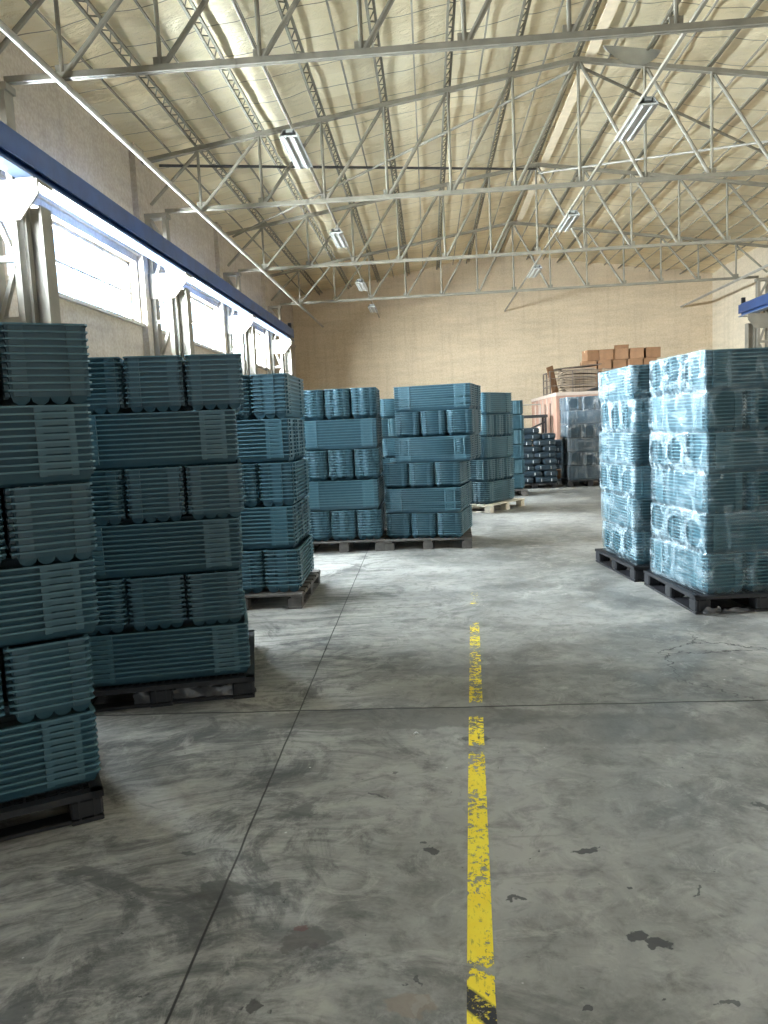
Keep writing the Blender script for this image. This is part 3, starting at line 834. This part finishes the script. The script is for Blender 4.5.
# ------------------------------------------------------------------ far corner: bagged slabs, container, boxes
def slab_pile(c, ang, rows, lab, hgt, seed, grp, wn=2):
    rr = random.Random(seed); a = R(ang)
    ux = Vector((math.cos(a), math.sin(a))); uy = Vector((-math.sin(a), math.cos(a)))
    W = 1.10; D = 1.0
    for r in range(rows):
        if r == rows-1 and rows > 6: n, w = 1, .55
        else: n, w = 2, W/2
        for q in range(n):
            for dpt in range(2):
                cx = (-W/2 + w*(q+.5)) if n > 1 else -.12
                if n > 1 and r % 2: cx = [-W/2+.38, W/2-.17][q]; w_ = [.76, .34][q]
                else: w_ = w
                cy = -D/4 + dpt*D/2
                jx, jy = rr.uniform(-.02, .02), rr.uniform(-.02, .02)
                p = Vector(c) + ux*(cx+jx) + uy*(cy+jy)
                nm_ = 'bottom' if r == 0 else ('top' if r == rows-1 else ORD[rows-1-r])
                l2 = 'dark bundle, %s row, %s%s, %s' % (nm_, ('left ' if q == 0 else 'right ') if n > 1 else '', 'front' if dpt == 0 else 'back', lab)
                t = empty('wrapped_bundle', (p.x, p.y, .12 + r*hgt), a + R(rr.uniform(-1.5, 1.5) + (5 if r == rows-1 else 0)), l2, 'bundle', grp)
                hw = w_/2-.006; hd = D/4-.006
                # pillow shape
                vs = []; nx_, ny_ = 8, 6
                ph = rr.uniform(0, 9)
                for zz, ins in ((.004, .02), (hgt*.28, -.004), (hgt*.72, -.004), (hgt-.006, .02)):
                    for i in range(24):
                        an = 2*math.pi*i/24
                        sx_ = abs(math.cos(an))**.35*math.copysign(1, math.cos(an)); sy_ = abs(math.sin(an))**.35*math.copysign(1, math.sin(an))
                        wob_ = 1 + .015*math.sin(3*an+ph+zz*40)
                        vs.append((sx_*(hw-ins)*wob_, sy_*(hd-ins)*wob_, zz))
                fs = [tuple(reversed(range(24))), tuple(range(72, 96))]
                for k_ in range(3):
                    for i in range(24):
                        j = (i+1) % 24; fs.append((k_*24+i, k_*24+j, k_*24+24+j, k_*24+24+i))
                bg_ = MB().add(vs, fs).build('bag', M['bag'], t)
                for sx_ in ((-.5, .5) if w_ > .5 else (0,)):
                    x = sx_*hw*.9
                    MB().box(x-.008, x+.008, -hd-.009, -hd-.002, hgt*.25, hgt*.75).build('strap', M['strap'], bg_)
                if q == 0:
                    MB().box(-hw-.009, -hw-.002, -.012, .012, hgt*.2, hgt*.8).build('strap', M['strap'], bg_)
slab_pile((2.52, 19.25), -4, 9, 'pile beside turned stack', .150, 4, 'dark bundles in the pile beside the turned stack')
pallet((2.52, 19.25), -4, 'dark wooden pallet under the bundle pile beside the turned stack', M['black'], h=.12)
slab_pile((3.48, 20.75), 0, 6, 'pile behind brown box', .165, 9, 'dark bundles in the pile behind the brown box')
pallet((3.48, 20.55), 0, 'dark pallet holding the rear bundle pile and a brown box', M['black'], w=1.15, d=1.5, h=.12)

def carton(x, y, z, w, d, h, ang, lab, grp=None, mat=None, open_=False):
    t = empty('cardboard_box', (x, y, z), R(ang), lab, 'cardboard box', grp)
    mt = mat or M['card']
    bo = MB().bevbox(-w/2, w/2, -d/2, d/2, 0, h, .006).build('body', mt, t)
    MB().box(-w/2-.001, w/2+.001, -.03, .03, h-.06, h+.001).build('tape', M['tape'], bo)
    if open_:
        fl = MB()
        fl.add([(-w/2, -d/2, h), (w/2, -d/2, h), (w/2, -d/2-.10, h+.10), (-w/2, -d/2-.10, h+.10), (-w/2, -d/2+.004, h+.004), (w/2, -d/2+.004, h+.004), (w/2, -d/2-.096, h+.104), (-w/2, -d/2-.096, h+.104)],
               [(0,1,2,3),(7,6,5,4),(0,4,5,1),(1,5,6,2),(2,6,7,3),(3,7,4,0)])
        fl.build('flap', mt, bo)
carton(3.28, 20.03, .12, .34, .26, .24, 3, 'small brown box low between the dark stacks')

# pink containers
def container(x0, x1, y0, y1, h, lab):
    t = empty('storage_container', ((x0+x1)/2, y0, 0), 0, lab, 'container', 'pink storage containers')
    w = x1-x0; L = y1-y0; b = MB()
    b.box(-w/2+.02, w/2-.02, .02, L-.02, .06, h-.05); b.build('body', M['cont'], t)
    for x in (-w/2, w/2-.07):
        for y in (0, L-.07): MB().box(x, x+.07, y, y+.07, 0, h).build('corner_post', M['cont'], t)
    r = MB(); r.box(-w/2-.01, w/2+.01, -.01, .08, h-.08, h+.01); r.box(-w/2-.01, w/2+.01, L-.08, L+.01, h-.08, h+.01)
    r.box(-w/2-.012, -w/2+.07, 0, L, h-.08, h+.012); r.box(w/2-.07, w/2+.012, 0, L, h-.08, h+.012); r.box(-w/2+.02, w/2-.02, .02, L-.02, h-.05, h)
    r.box(-w/2-.01, w/2+.01, -.01, .08, .03, .14); r.box(-w/2-.01, -w/2+.07, 0, L, .03, .14)
    r.build('top_frame', M['contedge'], t)
    for i in range(1, 6):
        y = L*i/6; MB().box(-w/2-.006, -w/2+.02, y-.03, y+.03, .1, h-.08).build('side_rib', M['contedge'], t)
    for q in (.17, .36): MB().bar((-w/2-.035, L*q, .3), (-w/2-.035, L*q, h-.25), .03, n=8).build('locking_bar', M['wire'], t)
CH = 2.36
container(3.46, 5.75, 21.3, 26.4, CH, 'faded pink steel container behind the dark wrapped stack')
container(5.85, 8.2, 21.3, 26.4, CH, 'pinkish steel container standing right of the other, under boxes')
# cage with flattened cardboard
t = empty('wire_cage', (4.35, 22.7, CH+.012), 0, 'rusty wire cage of flattened cardboard on the pink container', 'wire cage')
W_, D_, Hh = 1.85, 1.3, .62
for x in (-W_/2, -.3, .4, W_/2):
    for y in (-D_/2, D_/2): MB().bar((x, y, 0), (x, y, Hh), .03).build('post', M['wire'], t)
for x in (-W_/2, W_/2): MB().bar((x, 0, 0), (x, 0, Hh), .03).build('post', M['wire'], t)
r = MB()
for z in (.02, Hh*.35, Hh*.68, Hh):
    for y in (-D_/2, D_/2): r.bar((-W_/2, y, z), (W_/2, y, z), .018)
    for x in (-W_/2, W_/2): r.bar((x, -D_/2, z), (x, D_/2, z), .018)
r.build('rails', M['wire'], t)
wm = MB()
for i in range(1, 16):
    x = -W_/2 + W_*i/16; wm.bar((x, -D_/2, 0), (x, -D_/2, Hh), .006)
for i in range(1, 10):
    y = -D_/2 + D_*i/10; wm.bar((-W_/2, y, 0), (-W_/2, y, Hh), .006)
wm.build('mesh', M['wire'], t)
rr = random.Random(5)
for i in range(16):
    z = CH + .03 + i*.042
    w = rr.uniform(.85, 1.0); bow = rr.uniform(.0, .035)
    mb = MB(); vs = []
    for a in range(9):
        u = a/8; x = (u-.5)*w
        zz = bow*math.sin(math.pi*u)
        for y in (-.45, .45): vs.append((x, y, zz)); vs.append((x, y, zz+.034))
    fs = []
    for a in range(8):
        b0, b1 = a*4, a*4+4
        fs += [(b0+1, b1+1, b1+3, b0+3), (b0, b0+2, b1+2, b1), (b0, b1, b1+1, b0+1), (b0+2, b0+3, b1+3, b1+2)]
    fs += [(0, 1, 3, 2), (32, 34, 35, 33)]
    mb.add(vs, fs)
    o = mb.build('flattened_cardboard', M['dcard'])
    o.location = (4.30 + rr.uniform(-.05, .05), 22.7 + rr.uniform(-.04, .04), z); o.rotation_euler = (0, rr.uniform(-.0, .0) , R(rr.uniform(-4, 4)))
    nth = ['bottom','second','third','fourth','fifth','sixth','seventh','eighth','ninth','tenth','eleventh','twelfth','thirteenth','fourteenth','fifteenth','topmost'][i]
    tag(o, 'flattened cardboard sheet, %s%s of the pile in the cage' % (nth, '' if i in (0, 15) else ' from the bottom'), 'cardboard sheet', 'flattened cardboard in the cage')
# leaning sheets
def sheet(x, y, z, w, h, rot, lab, mat):
    o = MB().bevbox(-w/2, w/2, -.012, .012, 0, h, .003).build('cardboard_sheet', mat); o.location = (x, y, z); o.rotation_euler = rot
    tag(o, lab, 'cardboard sheet')
sheet(3.62, 22.4, CH+.03, .34, .78, (R(-6), R(-12), R(50)), 'bright brown cardboard sheet standing up at the cage left end', M['card'])
sheet(5.02, 22.3, CH+.03, .5, .62, (R(-8), R(14), R(-20)), 'pale cardboard sheet leaning in the cage right end', M['dcard'])
o = MB().bevbox(-.65, .65, -.35, .35, 0, .03, .004).build('dark_sheet', M['wire']); o.location = (4.25, 22.65, CH+.03+16*.042+.035); o.rotation_euler = (0, R(-4), R(5))
tag(o, 'dark warped sheet lying over the cardboard pile in the cage', 'sheet')
t = empty('black_bag', (5.0, 21.75, CH+.012), 0, 'flat dark plastic bags lying at the front of the pink container roof', 'plastic bag')
vs = []; 
for j in range(9):
    for i in range(21):
        u = i/20; v = j/8
        ed = min(u, 1-u, v, 1-v)*4
        vs.append(((u-.5)*1.35, (v-.5)*.55, .012 + min(1, ed)*(.10 + .07*noise.noise(Vector((u*7, v*4, 2))))))
fs = [(j*21+i, j*21+i+1, (j+1)*21+i+1, (j+1)*21+i) for j in range(8) for i in range(20)]
fl = [(x, y, .0) for x, y, z in vs]; b = len(vs)
edge = [(i, 0) for i in range(20)]
fs2 = [(b+f[3], b+f[2], b+f[1], b+f[0]) for f in fs]
MB().add(vs+fl, fs+fs2).build('bag', M['dark'], t, smooth=True)
# cardboard boxes piled at the right
rows = [(0, 5.05, 7), (1, 4.72, 7), (2, 4.60, 6), (3, 4.66, 5)]
def bx_(i, j): return
hs = [.34, .34, .34, .32]
zc = CH + .014
rn = ['bottom row', 'second row up', 'third row up', 'top row']
pos = ['first', 'second', 'third', 'fourth', 'fifth', 'sixth', 'seventh']
for r_, (row, xs, n) in enumerate(rows):
    x = 4.72 if r_ == 0 else xs
    x = [4.80, 4.76, 4.72, 4.82][r_]
    for q in range([5, 5, 5, 5][r_]):
        w = [.46, .44, .48, .42, .45][(q+r_) % 5]
        ang = [0, 3, -4, 8, -3][(q*2+r_) % 5]*(1.6 if r_ == 3 else .6)
        carton(x + w/2, 24.35 + .03*math.sin(q*3+r_), zc, w-.035, .40, hs[r_] - (.004), ang,
               'brown cardboard box, %s from left in the %s' % (pos[q], rn[r_]), 'cardboard boxes piled on the containers', open_=(r_ == 3 and q in (2,)))
        x += w+.01
    zc += hs[r_]
# bench with a pale crate beside the container
t = empty('steel_workbench', (2.85, 22.2, 0), 0, 'dark steel stand beside the pink container', 'stand')
for x in (-.42, .40):
    for y in (-.25, .25): MB().box(x-.03, x+.03, y-.03, y+.03, 0, 1.72).build('leg', M['dark'], t)
MB().bevbox(-.50, .46, -.32, .32, 1.72, 1.80, .008).build('top', M['dark'], t)
MB().box(-.45, .43, -.28, .28, 1.12, 1.16).build('shelf', M['dark'], t)
MB().bar((-.42, -.28, 1.25), (.4, -.28, 1.6), .05).build('diagonal_arm', M['dark'], t)
t2 = empty('wooden_crate', (2.80, 22.2, 1.16), 0, 'pale wooden crate on the dark stand', 'crate')
b = MB(); b.box(-.33, .33, -.22, .22, 0, .10); b.box(-.33, .33, -.23, -.22, .14, .26); b.box(-.33, .33, .22, .23, .14, .26); b.box(-.33, -.30, -.22, .22, .1, .3); b.box(.30, .33, -.22, .22, .1, .3)
b.build('slats', M['palewood'], t2)
t = empty('pipe_frame', (3.05, 23.2, 0), 0, 'thin pale pipe frame standing left of the pink container', 'pipe frame')
for x in (-.3, .25): MB().bar((x, 0, 0), (x, 0, 2.12), .035, n=8).build('post', M['tube'], t)
MB().bar((-.3, 0, 2.12), (.25, 0, 2.12), .035, n=8).build('crossbar', M['tube'], t)

# ------------------------------------------------------------------ floor marking and litter
pts = [(1.75, .028, .112), (1.99, .04, .12), (3.15, .10, .18), (5.62, .235, .31), (7.25, .325, .395)]
mb = MB(); vs = []
for y, a, b_ in pts: vs += [(a, y, .0015), (b_, y, .0015)]
mb.add(vs, [(i*2, i*2+1, i*2+3, i*2+2) for i in range(len(pts)-1)])
tag(mb.build('painted_line', M['yellow']), 'worn yellow line painted down the concrete floor', 'floor marking')
vs = []
for i in range(9):
    an = R(200 - i*22)
    for r_, z in ((.017, .003), (.009, .012), (.007, .003)):
        vs.append((-.135 + math.cos(an)*r_*1.0, 3.86 + math.sin(an)*r_*1.6, z))
fs = [(i*3+j, i*3+(j+1) % 3, (i+1)*3+(j+1) % 3, (i+1)*3+j) for i in range(8) for j in range(3)] + [(0, 1, 2), (24, 26, 25)]
tag(MB().add(vs, fs).build('paper_scrap', M['white'], smooth=True), 'small curled white scrap on the floor left of the yellow line', 'litter')

# ------------------------------------------------------------------ light
W = bpy.data.worlds.new('sky'); S.world = W; W.use_nodes = True
nt = W.node_tree; bg = nt.nodes['Background']
sky = nt.nodes.new('ShaderNodeTexSky'); sky.sky_type = 'NISHITA'; sky.sun_disc = False; sky.sun_elevation = R(38); sky.sun_rotation = R(-80)
mixn = nt.nodes.new('ShaderNodeMix'); mixn.data_type = 'RGBA'; mixn.inputs[0].default_value = .35
nt.links.new(sky.outputs[0], mixn.inputs[6]); mixn.inputs[7].default_value = (2.2, 2.2, 2.2, 1)
nt.links.new(mixn.outputs[2], bg.inputs[0]); bg.inputs[1].default_value = .8

def area(name, loc, rot, sx, sy, e, col=(1, 1, 1)):
    l = bpy.data.lights.new(name, 'AREA'); l.shape = 'RECTANGLE'; l.size = sx; l.size_y = sy; l.energy = e; l.color = col
    o = bpy.data.objects.new(name, l); COL.objects.link(o); o.location = loc; o.rotation_euler = rot
    return o
for i, (a, b) in enumerate(wins):
    area('window_daylight', (XL-1.3, (a+b)/2, 4.3), (0, R(-90), 0), 2.9, 4.9, [15000, 10000, 8000, 6500, 1200, 400][i], (.88, .95, 1.0))
for i, (a, b) in enumerate(rwins):
    area('window_daylight', (XR+1.3, (a+b)/2, 4.3), (0, R(90), 0), 2.9, 4.9, [1000, 700, 400, 200][i], (1.0, .97, .92))
area('door_daylight', (2.7, Y0-.5, 1.3), (R(90), 0, 0), 2.2, 2.6, 60, (.75, .88, 1.0))

# ------------------------------------------------------------------ camera
cam = bpy.data.cameras.new('camera'); co = bpy.data.objects.new('camera', cam); COL.objects.link(co)
cam.sensor_fit = 'HORIZONTAL'; cam.sensor_width = 36; cam.lens = 765/768*36; cam.clip_start = .05; cam.clip_end = 200
rows_ = ((0.99715583, 0.03927719, 0.06432383), (0.0596565, 0.11023484, -0.99211359), (-0.04605817, 0.99312919, 0.10757818))
co.matrix_world = Matrix.Translation((0, 0, Hc)) @ Matrix(rows_).to_4x4()
S.camera = co
S.view_settings.view_transform = 'Standard'; S.view_settings.look = 'None'; S.view_settings.gamma = 1; S.view_settings.use_curve_mapping = False
S.view_settings.exposure = 0.12
